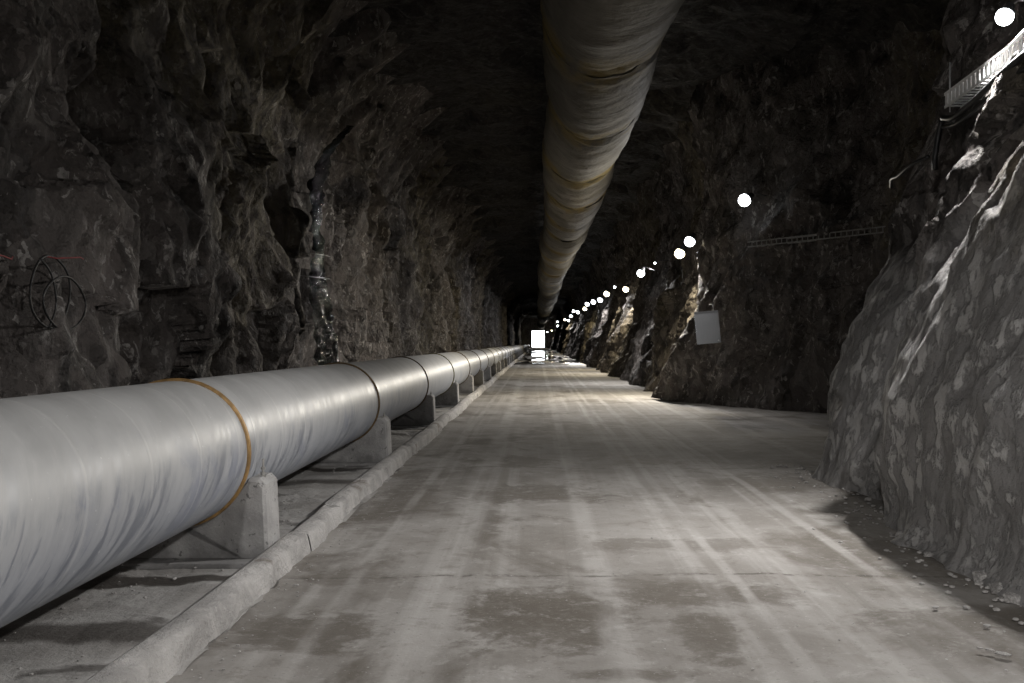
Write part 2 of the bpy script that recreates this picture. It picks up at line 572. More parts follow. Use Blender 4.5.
# ------------------------------------------------------------------ the tunnel shell
END = 290.0
LX = -4.45
CLEFTS = [(12.3, .33, .55, .10), (16.2, .25, .35, -.06), (22.0, .55, .75, .02), (26.0, .5, .55, .03), (9.6, .22, .3, .05), (31.5, .6, .5, .04), (37, .8, .55, 0.), (46, .9, .6, .03), (58, 1.2, .6, 0.), (75, 1.5, .6, 0.)]


def left_d(Y, Z):
    wy = Y + .35 * fbm(Y * .9, Z * .7, 3, 3)
    wz = Z + .5 * fbm(Y * .8, Z * .6, 3, 8)
    d = .30 * fbm(Y * .22, Z * .25, 3, 21)
    d += .22 * facet(wy * .50, wz * .36, 31, 1.5, 30)
    d += .50 * crease(wy * .62 + .2 * wz, wz * .42, 32, 2.4, .5)
    d += .15 * facet(wy * 1.15 + .35 * wz, wz * .80, 41, 1.7, 22)
    d += .34 * crease(wy * 1.5 - .4 * wz, wz * .95, 42, 3.0, .5)
    d += .14 * crease(wy * 3.1 + .9 * wz, wz * 1.9, 51, 2.4, .7, -1)
    d += .07 * crease(wy * 5.5 - 1.5 * wz, wz * 4.0, 61, 2.4, .7)
    d += .03 * fbm(Y * 6, Z * 5, 3, 71) - .08
    for c, w, dep, sl in CLEFTS:
        q = (Y - c - sl * (Z - 3) - .25 * vnoise(Z * .9, Z * 0 + c, 5)) / (w * (.6 + .5 * (vnoise(Z * .7, Z * 0 + c, 6) + .5)))
        d -= dep * np.exp(-q * q * 1.4)
    return d


def left_x(Y, Z):
    arch = np.clip((Z - 6.3) / 2.8, 0, None) ** 2 * 1.7
    return LX + arch + left_d(Y, Z)


def ysamples(a, b, k, lo, hi):
    ys = [a]
    while ys[-1] < b:
        ys.append(ys[-1] + min(hi, max(lo, k * abs(ys[-1]))))
    return np.array(ys)


ys = np.concatenate([np.arange(-26, 6.5, .25), ysamples(6.5, END + 2, .0042, .03, 1.5)])
zs = np.concatenate([np.arange(-.3, 7.2, .042), np.arange(7.2, 9.4, .12)])
YY, ZZ = np.meshgrid(ys, zs, indexing='ij')
wl = grid_obj('wall_left', np.stack([left_x(YY, ZZ), YY, ZZ], -1), M['rock'], flip=True, smooth=True)
tag(wl, 'rough blasted rock wall behind the large pipe', kind='structure')

PATH = [(3.5, -27), (3.4, -10), (3.3, 0), (3.22, 5), (3.10, 7), (3.01, 8.5), (3.10, 9.15), (3.48, 9.9), (3.48, 10.5), (3.34, 11.3), (3.36, 12.2), (4.0, 13.2), (6, 13.8), (8.2, 14.6), (9, 16.5), (8.4, 19.2),
        (6.7, 22.2), (5.0, 25.0), (3.85, 28), (3.5, 31), (3.5, 36), (3.5, 42), (3.55, 60), (3.6, 100), (3.6, 180), (3.6, END + 4)]
fine = smooth_path([(a, b, 0) for a, b in PATH], 60)
fp = np.array([(v.x, v.y) for v in fine])
seg = np.hypot(*np.diff(fp, axis=0).T)
S = np.concatenate([[0], np.cumsum(seg)])


def path_at(s):
    x = np.interp(s, S, fp[:, 0]); y = np.interp(s, S, fp[:, 1])
    e = .15
    tx = np.interp(s + e, S, fp[:, 0]) - np.interp(s - e, S, fp[:, 0])
    ty = np.interp(s + e, S, fp[:, 1]) - np.interp(s - e, S, fp[:, 1])
    L = np.hypot(tx, ty) + 1e-9
    return x, y, ty / L, -tx / L          # outward normal


def s_of_y(Y, lo=0, hi=1e9):
    m = (S >= lo) & (S <= hi)
    return S[m][np.argmin(np.abs(fp[m, 1] - Y))]


S_CORNER = s_of_y(12.2)
S_NICHE_IN = S[np.argmax(np.where(fp[:, 1] < 20, fp[:, 0], 0))]


def right_pt(s, Z):
    x, y, nx, ny = path_at(s)
    # lean of the wall, measured on the near mass, the second mass and the far wall
    near = np.interp(Z, [-.3, 0, .5, 1.1, 2.26, 3.1, 3.7, 4.4, 5, 7, 9.5], [.06, .02, -.04, -.04, .36, .62, 1.04, 1.45, 1.8, 2.4, 2.0])
    second = np.interp(Z, [-.3, 0, 1.13, 1.9, 3.4, 4.66, 7, 9.5], [-.2, -.12, .25, .58, 1.1, 1.42, 1.9, 1.6])
    far = np.interp(Z, [-.3, 0, .5, 1.5, 4.6, 6.5, 9.5], [-.08, 0, .12, .5, 1.30, 1.7, 1.0])
    w1 = sstep(9.6, 10.4, y); inn = sstep(12.5, 16, s - S_CORNER + 12.5)
    lean = near * (1 - w1) + second * w1
    lean = lean * (1 - inn) + far * inn
    steep = sstep(S_CORNER + 5, S_CORNER + 9, s) * (1 - sstep(27.5, 30, y))
    lean = lean * np.sqrt(np.clip(nx, 0, 1)) * (1 - .72 * steep)
    ws = s + .3 * fbm(s * .9, Z * .7, 3, 103); wz = Z + .4 * fbm(s * .8, Z * .6, 3, 108)
    # rough relief; the low part of the near masses is plastered with dust
    plaster = (1 - sstep(2.1, 2.9, Z + .9 * fbm(s * .8, Z * .8, 3, 77))) * (1 - sstep(13.2, 14.2, s - S_CORNER + 12.4))
    d = .22 * fbm(s * .35, Z * .3, 3, 121)
    d = d + (1 - .75 * plaster) * (.12 * facet(ws * .8 + .35 * wz, wz * .55, 131, 1.5, 26) + .36 * crease(ws * .9 + .5 * wz, wz * .6, 132, 2.3, .7) + .24 * crease(ws * 1.7 + .9 * wz, wz * 1.1, 141, 2.4, .7) + .14 * crease(ws * 3.4 + 1.2 * wz, wz * 2.4, 151, 2.4, .7, -1) + .06 * crease(ws * 6.5 + 2 * wz, wz * 4.6, 152, 2.4, .7) - .06)
    d = d + .05 * fbm(s * 3 + Z, Z * 2.2, 4, 171) + plaster * .06 * np.abs(fbm(s * 2.2 + Z, Z * 1.6, 4, 172))
    # ribs on the far wall
    yr = y + .30 * Z
    rib = 1 - np.abs(2 * ((yr / 5.2 + .8 * vnoise(yr * .12, y * 0, 9)) % 1.0) - 1)
    fw = sstep(27, 31, y) * sstep(S_NICHE_IN, S_NICHE_IN + 1, s)
    d = d + fw * (.62 * rib ** 1.3 - .48)
    # fallen muck at the foot of the corner past the niche
    muck = np.exp(-((y - 28.5) / 2.2) ** 2) * np.clip(1 - Z / 2.4, 0, 1) * sstep(S_NICHE_IN, S_NICHE_IN + 1, s)
    d = d + .45 * muck
    # rubble toe at the near mass
    toe = (1 - sstep(8.5, 9.5, y)) * np.exp(-np.clip(Z, 0, None) / .12) * .10 * (1 + 2 * vnoise(s * 2, Z * 0, 3))
    d = d + toe
    return np.stack([x + lean - d * nx, y - d * ny, Z], -1)


s_list = [0.0]
while s_list[-1] < S[-1] - .2:
    yy = np.interp(s_list[-1], S, fp[:, 1])
    if yy < 5.5: st = .2
    elif yy < 13.5: st = .033
    elif yy < 27: st = .075
    else: st = min(1.2, .0032 * yy)
    s_list.append(s_list[-1] + st)
ss = np.array(s_list)
zs = np.concatenate([np.arange(-.3, 5.4, .038), np.arange(5.4, 9.7, .14)])
SS, ZZ = np.meshgrid(ss, zs, indexing='ij')
wr = grid_obj('wall_right', right_pt(SS, ZZ), M['rock_dusty'], smooth=True)
tag(wr, 'leaning rock wall with dusty foot and a side niche', kind='structure')

ys = np.concatenate([np.arange(-27, 5, .5), ysamples(5, END + 2, .012, .12, 3)])
xs = np.arange(-6, 11.2, .22)
YY, XX = np.meshgrid(ys, xs, indexing='ij')
ZZ = 9.0 - .012 * (XX + .3) ** 2 + .35 * fbm(XX * .4, YY * .3, 3, 5) + .4 * facet(XX * .5, YY * .4, 7, 1.2) + .12 * facet(XX * 1.7, YY * 1.3, 8, 1.4)
ce = grid_obj('ceiling', np.stack([XX, YY, ZZ], -1), M['shaded_roof_rock'])
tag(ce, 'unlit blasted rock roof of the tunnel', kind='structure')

# road surface
ys = np.concatenate([np.arange(-27, 2.5, .5), ysamples(2.5, END + 60, .012, .05, 6)])
xs = np.concatenate([np.arange(-1.86, 3.9, .07), np.arange(3.9, 11, .35)])
YY, XX = np.meshgrid(ys, xs, indexing='ij')
ZZ = (.030 * fbm(XX * .8, YY * .35, 4, 201) + .012 * fbm(XX * 5, YY * 1.2, 3, 211) - .012) * np.clip(1.2 - YY / 55, 0, 1)
fl = grid_obj('floor', np.stack([XX, YY, ZZ], -1), M['road'], smooth=True, flip=True)
tag(fl, 'dusty tunnel road with damp patches and pale tyre tracks', kind='structure')

# strip of rough concrete under the pipe
ys = np.concatenate([np.arange(-27, 2.5, .5), ysamples(2.5, END + 2, .012, .05, 3)])
xs = np.arange(-5.3, -1.70, .07)
YY, XX = np.meshgrid(ys, xs, indexing='ij')
ZZ = .01 + .06 * fbm(XX * 1.2, YY * .9, 4, 301) + .025 * facet(XX * 4, YY * 3, 303, 1.2) * np.clip(vnoise(XX * .8, YY * .7, 9) * 3, 0, 1) + .35 * sstep(-3.7, -4.7, XX)
fg = grid_obj('floor_gutter', np.stack([XX, YY, ZZ - .03 * sstep(-1.95, -1.75, XX)], -1), M['gutter'], flip=True)
tag(fg, 'damp rough concrete strip between the kerb and the rock', kind='structure')

# end walls
bm = bmesh.new()
x0, x1, ztop = -1.6, 2.3, 5.2
for c, s in (((-5.3, END + 1, 4.5), (7.4, .6, 10)), ((7.15, END + 1, 4.5), (9.7, .6, 10)), ((.35, END + 1, 7.35), (3.9, .6, 4.3)), ((.35, END + 1, .0), (3.9, .6, .7))):
    add_box(bm, c, s)
tag(bm_obj('wall_end', bm, M['rock']), 'dark end wall around the bright portal', kind='structure')
bm = bmesh.new(); add_box(bm, (2.5, -26.5, 4.5), (18, .6, 10.5))
tag(bm_obj('wall_back', bm, M['rock']), 'rock face closing the tunnel behind', kind='structure')
bm = bmesh.new()
for sx in (x0 + .06, x1 - .06): add_box(bm, (sx, END + .62, ztop / 2), (.12, .3, ztop))
add_box(bm, ((x0 + x1) / 2, END + .62, ztop + .1), (x1 - x0, .3, .2))
tag(bm_obj('trim_2', bm, M['steel_dull']), 'steel frame of the bright portal at the tunnel end', kind='structure')

# kerb: cast in rough lengths
kerb = empty('trim_1', (-1.8, 0, 0)); tag(kerb, 'rough pale concrete kerb between road and pipe', kind='structure')
ky = -8.0; ki = 0
kerb_ends = [5.35, 7.75, 9.1, 11.6, 14.3, 17.5, 20.5]
while ky < 200:
    nxt = next((e for e in kerb_ends if e > ky + .5), None) if ky > 2 else ky + 3.3
    if nxt is None: nxt = ky + (3.0 if ky < 60 else 9.0)
    if ky < 2 and nxt > 2: nxt = 2.6
    L = nxt - ky
    n = max(4, int(L / (.035 if ky < 14 else .08 if ky < 35 else .5)))
    tt = np.linspace(0, 1, n)
    y = ky - .004 + (L + .008) * tt
    prof = np.array([(.055, -.06), (.045, .03), (.03, .115), (.008, .138), (-.045, .146), (-.10, .15), (-.128, .136), (-.135, .04), (-.135, -.06)])
    jx = .006 * math.sin(ki * 2.3); jz = .006 * math.sin(ki * 1.7 + 1)
    endr = np.minimum(np.minimum(tt, 1 - tt) * L / .05, 1) ** .5
    P = np.zeros((n, len(prof), 3))
    for k, (a, b) in enumerate(prof):
        nz = fbm(y * 3.1, np.full(n, k * .45), 4, 400) + .5 * crease(y * 5, np.full(n, k * .6), 402, 2.5) + .35 * fbm(y * 14, np.full(n, k * 1.1), 2, 407)
        P[:, k, 0] = a * (1 - .1 * (1 - endr)) + jx + .035 * nz * (1 if b > 0 else .3) + .05 * fbm(y * .5, y * 0, 2, 44)
        P[:, k, 1] = y
        P[:, k, 2] = b + (jz + .022 * nz) * (b > 0) - .012 * (1 - endr) * (b > .1)
    grid_obj('kerb_length', P, M['kerb'], smooth=True, parent=kerb, flip=True)
    ky = nxt; ki += 1

# ------------------------------------------------------------------ pipeline
PX, PZ, PR = -2.575, .815, .515
RING0, PITCH = 7.13, 5.87
pipe = empty('pipeline', (PX, 0, .3))
tag(pipe, 'large pale grey steel pipeline with ochre joint rings resting on concrete saddles', 'pipe')
NA = 72


def lathe(profile, n=NA):
    """profile: list of (r, y) revolved about local Y"""
    V = []; Fc = []
    for r, y in profile:
        for k in range(n):
            a = 2 * PI * k / n
            V.append((r * math.sin(a), y, r * math.cos(a)))
    for i in range(len(profile) - 1):
        for k in range(n):
            k2 = (k + 1) % n
            Fc.append((i * n + k, i * n + k2, (i + 1) * n + k2, (i + 1) * n + k))
    return V, Fc


prof = [(PR - .025, 0.0), (PR, 0.0), (PR, .02)] + [(PR, .02 + (PITCH - .04) * k / 10) for k in range(1, 10)] + [(PR, PITCH - .02), (PR, PITCH), (PR - .025, PITCH)]
V, Fc = lathe(prof)
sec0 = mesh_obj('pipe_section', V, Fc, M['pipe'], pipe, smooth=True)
sec0.location = (0, RING0 - 2 * PITCH, PZ - .3)
ring_prof = [(PR - .004, -.019), (PR + .014, -.019), (PR + .020, -.014), (PR + .020, -.004), (PR + .012, -.002), (PR + .012, .002), (PR + .020, .004), (PR + .020, .014), (PR + .014, .019), (PR - .004, .019)]
RV, RF = lathe(ring_prof)
ring_me = {}
for key in ('ring_gold', 'ring_rust', 'ring_olive'):
    me = bpy.data.meshes.new('joint_ring'); me.from_pydata(RV, [], RF); me.materials.append(M[key])
    me.polygons.foreach_set('use_smooth', [True] * len(me.polygons)); ring_me[key] = me
nsec = int((END - (RING0 - 2 * PITCH)) / PITCH)
prev = sec0
for i in range(nsec):
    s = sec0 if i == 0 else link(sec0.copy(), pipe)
    s.location = (0, RING0 + (i - 2) * PITCH, PZ - .3)
    s.rotation_euler = (0, (i * .0 if i == 1 else i * 1.7) * 0, 0)
    j = i - 1
    key = 'ring_gold' if j == 0 else 'ring_olive' if j in (3, 8, 12) else 'ring_rust'
    r = link(bpy.data.objects.new('joint_ring', ring_me[key]), s)
    r.location = (0, PITCH, 0)

# saddles
def saddle_mesh():
    hw = .60; hb = .62
    top = .615; bot = -.05
    cz = PZ
    # outline of the end elevation, x outwards from the pipe axis
    a0 = math.acos((top - cz) / (PR + .004))
    xs_contact = (PR + .004) * math.sin(a0)
    out = [(hb, bot), (hb, .10), (hw, top - .045), (hw - .045, top)]
    arc = []
    n = 20
    for k in range(n + 1):
        a = a0 + (2 * PI - 2 * a0) * k / n
        arc.append(((PR + .004) * math.sin(a), cz + (PR + .004) * math.cos(a)))
    outline = [(hb, bot), (hb, .10), (hw, top - .045), (hw - .045, top)] + arc + [(-hw + .045, top), (-hw, top - .045), (-hb, .10), (-hb, bot)]
    th = .185
    bm = bmesh.new()
    ch = .022
    loops = []
    for yy, sh in ((-th, ch), (-th + ch, 0), (th - ch, 0), (th, ch)):
        cx, cz2 = 0, .3
        loops.append([bm.verts.new((x - (sh * (1 if x > 0 else -1) if abs(x) > .55 else 0), yy, z - (sh if abs(z - top) < .05 else 0))) for x, z in outline])
    m = len(outline)
    for i in range(3):
        for k in range(m):
            bm.faces.new((loops[i][k], loops[i][(k + 1) % m], loops[i + 1][(k + 1) % m], loops[i + 1][k]))
    bm.faces.new(loops[0]); bm.faces.new(loops[3][::-1])
    bmesh.ops.triangulate(bm, faces=[f for f in bm.faces if len(f.verts) > 4])
    return bm


def footing_mesh():
    bm = bmesh.new(); add_box(bm, (-.02, -.03, -.01), (1.32, .66, .10), bevel=.02)
    for v in bm.verts:
        v.co.x += .02 * math.sin(v.co.y * 19 + v.co.z * 7); v.co.y += .02 * math.sin(v.co.x * 9)
    return bm


def bolt_mesh():
    bm = bmesh.new()
    bmesh.ops.create_cone(bm, cap_ends=True, segments=10, radius1=.009, radius2=.009, depth=.13, matrix=Matrix.Translation((0, 0, .065)))
    bmesh.ops.create_cone(bm, cap_ends=True, segments=6, radius1=.02, radius2=.02, depth=.02, matrix=Matrix.Translation((0, 0, .022)))
    bmesh.ops.create_cone(bm, cap_ends=True, segments=14, radius1=.028, radius2=.028, depth=.006, matrix=Matrix.Translation((0, 0, .004)))
    bmesh.ops.create_cone(bm, cap_ends=True, segments=6, radius1=.018, radius2=.018, depth=.018, matrix=Matrix.Translation((0, 0, .06)))
    return bm


ORD = ['first', 'second', 'third', 'fourth', 'fifth', 'sixth', 'seventh', 'eighth', 'ninth', 'tenth']
proto = None
for i in range(40):
    y = 7.44 + PITCH * i
    if y > END - 10: break
    e = empty('concrete_saddle', (PX, y, 0))
    if i == 0: lab = 'pitted concrete saddle block with an upright bolt, under the gold-ringed pipe joint'
    elif i < 10: lab = f'concrete saddle block under the {ORD[i]} pipe joint, counted from the gold ring'
    else: lab = 'tiny far concrete saddle beyond the tenth pipe joint'
    tag(e, lab, 'concrete block', 'concrete saddles under the pipeline')
    if proto is None:
        b = bm_obj('block', saddle_mesh(), M['saddle'], e)
        f = bm_obj('footing', footing_mesh(), M['saddle'], e)
        bl = bm_obj('anchor_bolt', bolt_mesh(), M['bolt'], e); bl.location = (.545, -.03, .612)
        proto = (b, f, bl)
    else:
        for q in proto:
            c = link(q.copy(), e)
            if q.name.startswith('anchor'): c.scale = (1, 1, .45)

# ------------------------------------------------------------------ ventilation duct
DX, DZ, DR = 1.10, 6.55, .95
duct = empty('ventilation_duct', (DX, 0, DZ + DR))
tag(duct, 'sagging yellow-stained fabric ventilation duct hung under the dark roof', 'duct')
jn = {0: (.0, 0, .96), 1: (.0, 0, .96), 2: (.02, .02, .97), 3: (.05, 0, .97), 4: (-.03, .04, .95), 5: (-.09, -.03, .90), 6: (.08, .05, .92), 7: (-.02, -.04, .90), 8: (.08, .0, .93)}
rnd = random.Random(5)
J = 5.0
nd = int(END / J) + 2
jj = [jn.get(i, (rnd.uniform(-.12, .12), rnd.uniform(-.12, .08), rnd.uniform(.86, .98))) for i in range(nd + 1)]
for i in range(nd):
    y0 = -9.9 + J * i
    if y0 + J > END: break
    na = 56; ny = 36 if y0 < 45 else 10
    P = np.zeros((ny + 1, na + 1, 3))
    for k in range(ny + 1):
        t = k / ny
        (ax, az, ar), (bx, bz, br) = jj[i], jj[i + 1]
        th = np.linspace(0, 2 * PI, na + 1)
        y = y0 + J * t
        ed = min(t, 1 - t) * J
        sagw = math.sin(PI * t)
        r = (ar * (1 - t) + br * t) * DR / .95 * (1 + .035 * sagw - (.012 + .03 * ((i * 7) % 5) / 5) * math.exp(-(ed / .12) ** 2))
        wr_ = .045 * fbm(np.cos(th) * 1.6 + 10, np.sin(th) * 1.6 + y * 3.2, 3, 500 + i) + .016 * np.sin(y * 14 + 2 * np.sin(th * 2 + i)) * math.exp(-ed / .8)
        rr = r + wr_ * (1 + 1.2 * math.exp(-ed / .5)) + .018 * np.cos(5 * th + i * .4)
        P[k, :, 0] = (ax * (1 - t) + bx * t) + rr * np.sin(th)
        P[k, :, 1] = y
        P[k, :, 2] = (az * (1 - t) + bz * t) - .07 * sagw + rr * np.cos(th) - DR
    sec = grid_obj('duct_section', P, M['duct'], smooth=True, parent=duct, flip=True)
    (bx, bz, br) = jj[i + 1]
    rb = br * DR / .95
    pts = [(bx + rb * math.sin(a), y0 + J, bz - DR + rb * math.cos(a)) for a in np.linspace(0, 2 * PI, 49)[:-1]]
    tube_obj('joint_band', pts, .007, M['duct_band'], sec, n=6, closed=True)

# suspension wire of the duct
tag(tube_obj('duct_wire', [(DX, y, DZ + DR + .16 + .02 * math.sin(y)) for y in np.arange(-10, END, 5)], .012, M['steel_dull']), 'steel messenger wire running along the top of the ventilation duct', 'wire')

# ------------------------------------------------------------------ lamps on the right wall
def lamp(pos, label, warm=False, watts=LAMP_W, aim=(-.48, -.34, -.81), arm=.55, size=1.35, spread=135):
    e = empty('flood_lamp', pos)
    tag(e, label, 'lamp', 'flood lamps along the rock wall')
    aimv = Vector(aim).normalized()
    q = aimv.to_track_quat('-Z', 'Y').to_matrix().to_4x4()
    r = .115 * size
    # shallow cap behind a bulging glass globe
    bm = bmesh.new()
    prof = [(.03, .20), (.05, .195), (.055, .13), (.085, .105), (.108, .06), (.112, .035), (.100, .03)]
    rings = []
    for rr, z in prof:
        rings.append([bm.verts.new((rr * size * math.cos(2 * PI * k / 20), rr * size * math.sin(2 * PI * k / 20), z * size)) for k in range(20)])
    for a, b in zip(rings[:-1], rings[1:]):
        for k in range(20): bm.faces.new((a[k], a[(k + 1) % 20], b[(k + 1) % 20], b[k]))
    bm.faces.new(rings[0])
    bm.transform(q)
    bm_obj('housing', bm, M['lamp_body'], e, smooth=True)
    bm = bmesh.new()
    bmesh.ops.create_uvsphere(bm, u_segments=20, v_segments=12, radius=r)
    bmesh.ops.translate(bm, vec=(0, 0, -.012 * size), verts=bm.verts)
    bm.transform(q)
    lens = bm_obj('lens', bm, M['lens_warm' if warm else 'lens_cool'], e, smooth=True)
    back = -aimv * .17 * size
    tube_obj('bracket', [back, back + Vector((.08, 0, .06)), (arm, .02, .10)], .014, M['lamp_body'], e, n=6)
    ld = bpy.data.lights.new('lamp_light', 'AREA'); ld.shape = 'DISK'; ld.size = .30 * size
    ld.spread = math.radians(spread); ld.energy = watts; ld.color = (1.0, .86, .58) if warm else (1.0, .98, .965)
    lo = bpy.data.objects.new('lamp_light', ld); link(lo, e)
    lo.matrix_local = Matrix.Translation(aimv * (.15 * size)) @ q
    return e


def lp(px, py, Z=3.0):
    Y = Z * 1000 / (343 - py)
    return W(px, py, Y)


lamp(lp(1005, 16, 2.90), 'bright flood lamp high on the rock above the white cable tray', watts=LAMP_W * .9, size=.68, aim=(-.50, -.24, -.83), spread=132)
lamp(lp(745, 200, 3.52), 'bright flood lamp above the corner of the dark niche', watts=LAMP_W * .6, aim=(-.75, -.40, -.53))
lamp(lp(690, 241, 2.98), 'upper flood lamp of the close pair above the metal sheet', watts=LAMP_W)
lamp(lp(680, 253, 2.74), 'lower flood lamp of the close pair above the metal sheet', warm=True, watts=LAMP_W, spread=160)
lamp(lp(655, 263, 3.2), 'small dim lamp between the close pair and the next bright lamp', watts=20, size=.4)
lamp(lp(641, 273, 2.8), 'bright flood lamp just beyond the small dim lamp past the close pair', watts=LAMP_W, spread=160)
lamp(lp(626, 289, 2.8), 'warm flood lamp lighting a yellowish rock rib at the start of the lamp row', warm=True, watts=LAMP_W, spread=165)
far_px = [(614.7, 287), (606.8, 293.5), (600.4, 299.8), (593.5, 301.7), (587.3, 303.9), (585, 308.6), (578, 312), (573.7, 311), (571, 315.9), (565, 319.5), (568.6, 320.3), (557.6, 321.7), (557.6, 326), (551.7, 330.5), (547.5, 332)]
for k, (px, py) in enumerate(far_px):
    Y = 3000 / (343 - py)
    if (px - 537) / 1000 * Y < 4.1: Y = 4.15 / (px - 537) * 1000
    Y = min(Y, END - 8)
    lamp(W(px, py, Y), 'far flood lamp in the dotted row receding along the rock wall', warm=(k % 4 == 1), watts=LAMP_W * .8, size=.6 if k == 0 else 1.5, spread=165)
lamp((3.9, -3.0, 4.7), 'flood lamp of the same row on the rock above the viewpoint', watts=LAMP_W * 1.0, aim=(-.50, .25, -.83), spread=126)
lamp((-1.6, -3.5, 5.0), 'added fill lamp hung from the roof behind the viewpoint', watts=LAMP_W * 1.7, aim=(.58, .36, -.73), arm=-.3, spread=130)  # added unseen fill lamp outside the row, brightens the near rock
lamp((3.9, -14.0, 4.7), 'flood lamp of the same row at the closed end', watts=LAMP_W * 1.0, aim=(-.65, .4, -.66))

# ------------------------------------------------------------------ cable trays and cables
def sample_wall(y, z, off, lo=None, hi=None):
    s = s_of_y(y, 0 if lo is None else lo, 1e9 if hi is None else hi)
    p = right_pt(np.array([s]), np.array([z]))[0]
    x, yy, nx, ny = path_at(np.array([s]))
    return Vector((p[0] - off * float(nx[0]), p[1] - off * float(ny[0]), z))


def tray(name, path, label, mat, pitch, height=.10, depth=.16, t=.012, webw=.024):
    """perforated tray: two rails each side joined by many little webs"""
    e = empty(name, path[0]); tag(e, label, 'cable tray')
    base = Vector(path[0])
    P = [Vector(p) - base for p in path]
    rails = []
    tot = [0]
    for a, b in zip(P[:-1], P[1:]): tot.append(tot[-1] + (b - a).length)

    def at(d):
        for i in range(len(P) - 1):
            if d <= tot[i + 1] or i == len(P) - 2:
                return P[i].lerp(P[i + 1], (d - tot[i]) / max(1e-6, tot[i + 1] - tot[i])), (P[i + 1] - P[i]).normalized()
    for side, zz, nm in ((0, 0, 'lower_rail'), (0, height, 'upper_rail'), (1, 0, 'lower_rail'), (1, height, 'upper_rail')):
        bm = bmesh.new()
        for a, b in zip(P[:-1], P[1:]):
            d = (b - a); ang = math.atan2(d.y, d.x)
            nrm = Vector((d.y, -d.x, 0)).normalized()
            pitch_a = math.atan2(d.z, math.hypot(d.x, d.y))
            m = Matrix.Rotation(ang, 4, 'Z') @ Matrix.Rotation(-pitch_a, 4, 'Y')
            add_box(bm, (a + b) / 2 + nrm * depth * side + Vector((0, 0, zz)), (d.length + .004, t * 1.2, .028), m)
        bm_obj(nm, bm, mat, e)
    web = None
    d = pitch / 2
    while d < tot[-1]:
        p, tg = at(d)
        ang = math.atan2(tg.y, tg.x)
        if web is None:
            bm = bmesh.new(); add_box(bm, (0, 0, height / 2), (webw, t, height - .01))
            add_box(bm, (0, -depth / 2, .0), (.03, depth, t))
            web = bm_obj('web', bm, mat, e)
            w = web
        else:
            w = link(web.copy(), e)
        w.location = p; w.rotation_euler = (0, 0, ang)
        d += pitch
    return e


tA = [Vector((4.02, 5.2, 4.06)), Vector((4.04, 8.3, 4.02)), Vector((4.08, 9.2, 4.0)), Vector((4.12, 10.1, 3.98))]
tray('cable_tray', tA, 'white perforated cable tray lit by the high lamp on the near rock', M['tray_white'], .10, height=.13, webw=.062)
sN = S_NICHE_IN
tB = [sample_wall(y, 4.0, .14, lo=sN) for y in (19.9, 21.2, 22.6, 24.0, 25.0)]
tray('cable_tray', tB, 'dim ladder-like cable tray crossing the wall of the dark niche', M['steel_dull'], .16, height=.12)

# fat black cables lying over the near tray and hanging off it
def cable(name, pts, r, label, mat='black_cable', k=8):
    o = tube_obj(name, smooth_path(pts, k), r, M[mat]); tag(o, label, 'cable'); return o


cable('power_cable', [(4.08, 10.05, 3.86), (4.06, 9.75, 3.80), (4.04, 9.3, 3.83), (4.02, 8.9, 3.88), (4.0, 8.5, 3.93), (3.98, 7.8, 3.97), (3.98, 5.3, 4.0)], .03, 'thick black cable sagging across the front of the white tray')
cable('power_cable', [(4.1, 10.1, 3.78), (4.07, 9.7, 3.73), (4.05, 9.2, 3.76), (4.03, 8.6, 3.84), (4.0, 7.6, 3.88), (3.98, 5.3, 3.92)], .02, 'thinner black cable looped below the white tray')
cable('power_cable', [(4.10, 10.12, 3.86), (4.09, 10.2, 3.7), (4.06, 10.2, 3.5), (4.08, 10.25, 3.38)], .03, 'black cable bundle hanging straight down from the tray end')
cable('power_cable', [(4.03, 10.3, 3.52), (4.0, 10.7, 3.5), (4.05, 11.2, 3.47), (4.12, 11.6, 3.5), (4.25, 12.0, 3.47)], .02, 'thin dark cable running back from the tray end into shadow')
e = tube_obj('steel_rod', [(4.15, 10.05, 3.92), (4.15, 10.05, 4.42)], .008, M['steel']); tag(e, 'thin upright steel rod at the end of the white tray', 'rod')
# clipped pale conduit up the rock by the tray
cable('conduit', [(4.1, 8.9, 4.14), (4.12, 8.6, 4.2), (4.16, 8.1, 4.35), (4.25, 7.4, 4.6)], .02, 'pale conduit climbing the rock beside the white tray', 'steel')

# ------------------------------------------------------------------ sheet metal panel
pe = empty('metal_sheet', W(709, 344, 25.2)); tag(pe, 'shiny grey sheet metal panel hung crooked on the rock', 'panel')
bm = bmesh.new(); add_box(bm, (0, 0, .42), (.60, .012, .82), bevel=.004)
pn = bm_obj('sheet', bm, M['panel'], pe)
bm = bmesh.new()
for sx in (-.293, .293): add_box(bm, (sx, -.008, .42), (.014, .02, .82))
for sz in (.017, .823): add_box(bm, (0, -.008, sz), (.60, .02, .014))
bm_obj('folded_rim', bm, M['panel'], pe)
bm = bmesh.new(); bmesh.ops.create_cone(bm, cap_ends=True, segments=10, radius1=.022, radius2=.016, depth=.02, matrix=Matrix.Translation((.25, -.015, .07)) @ Matrix.Rotation(PI / 2, 4, 'X'))
bm_obj('fixing_bolt', bm, M['steel'], pe)
for sx in (-.2, .2):
    tube_obj('hanger', [(sx, 0, .82), (sx * .9, .1, 1.0), (sx * .7, .5, 1.05)], .008, M['steel_dull'], pe, n=6)
pe.rotation_euler = (math.radians(-4.2), math.radians(-5), math.radians(-5))

# ------------------------------------------------------------------ left wall fittings
def on_left(px, py, off=.05):
    """point on the left rock face along the ray of this pixel"""
    for Y in np.arange(5, 80, .03):
        p = W(px, py, Y)
        if p.x <= float(left_x(np.array([Y]), np.array([p.z]))[0]) + off:
            return p
    return p


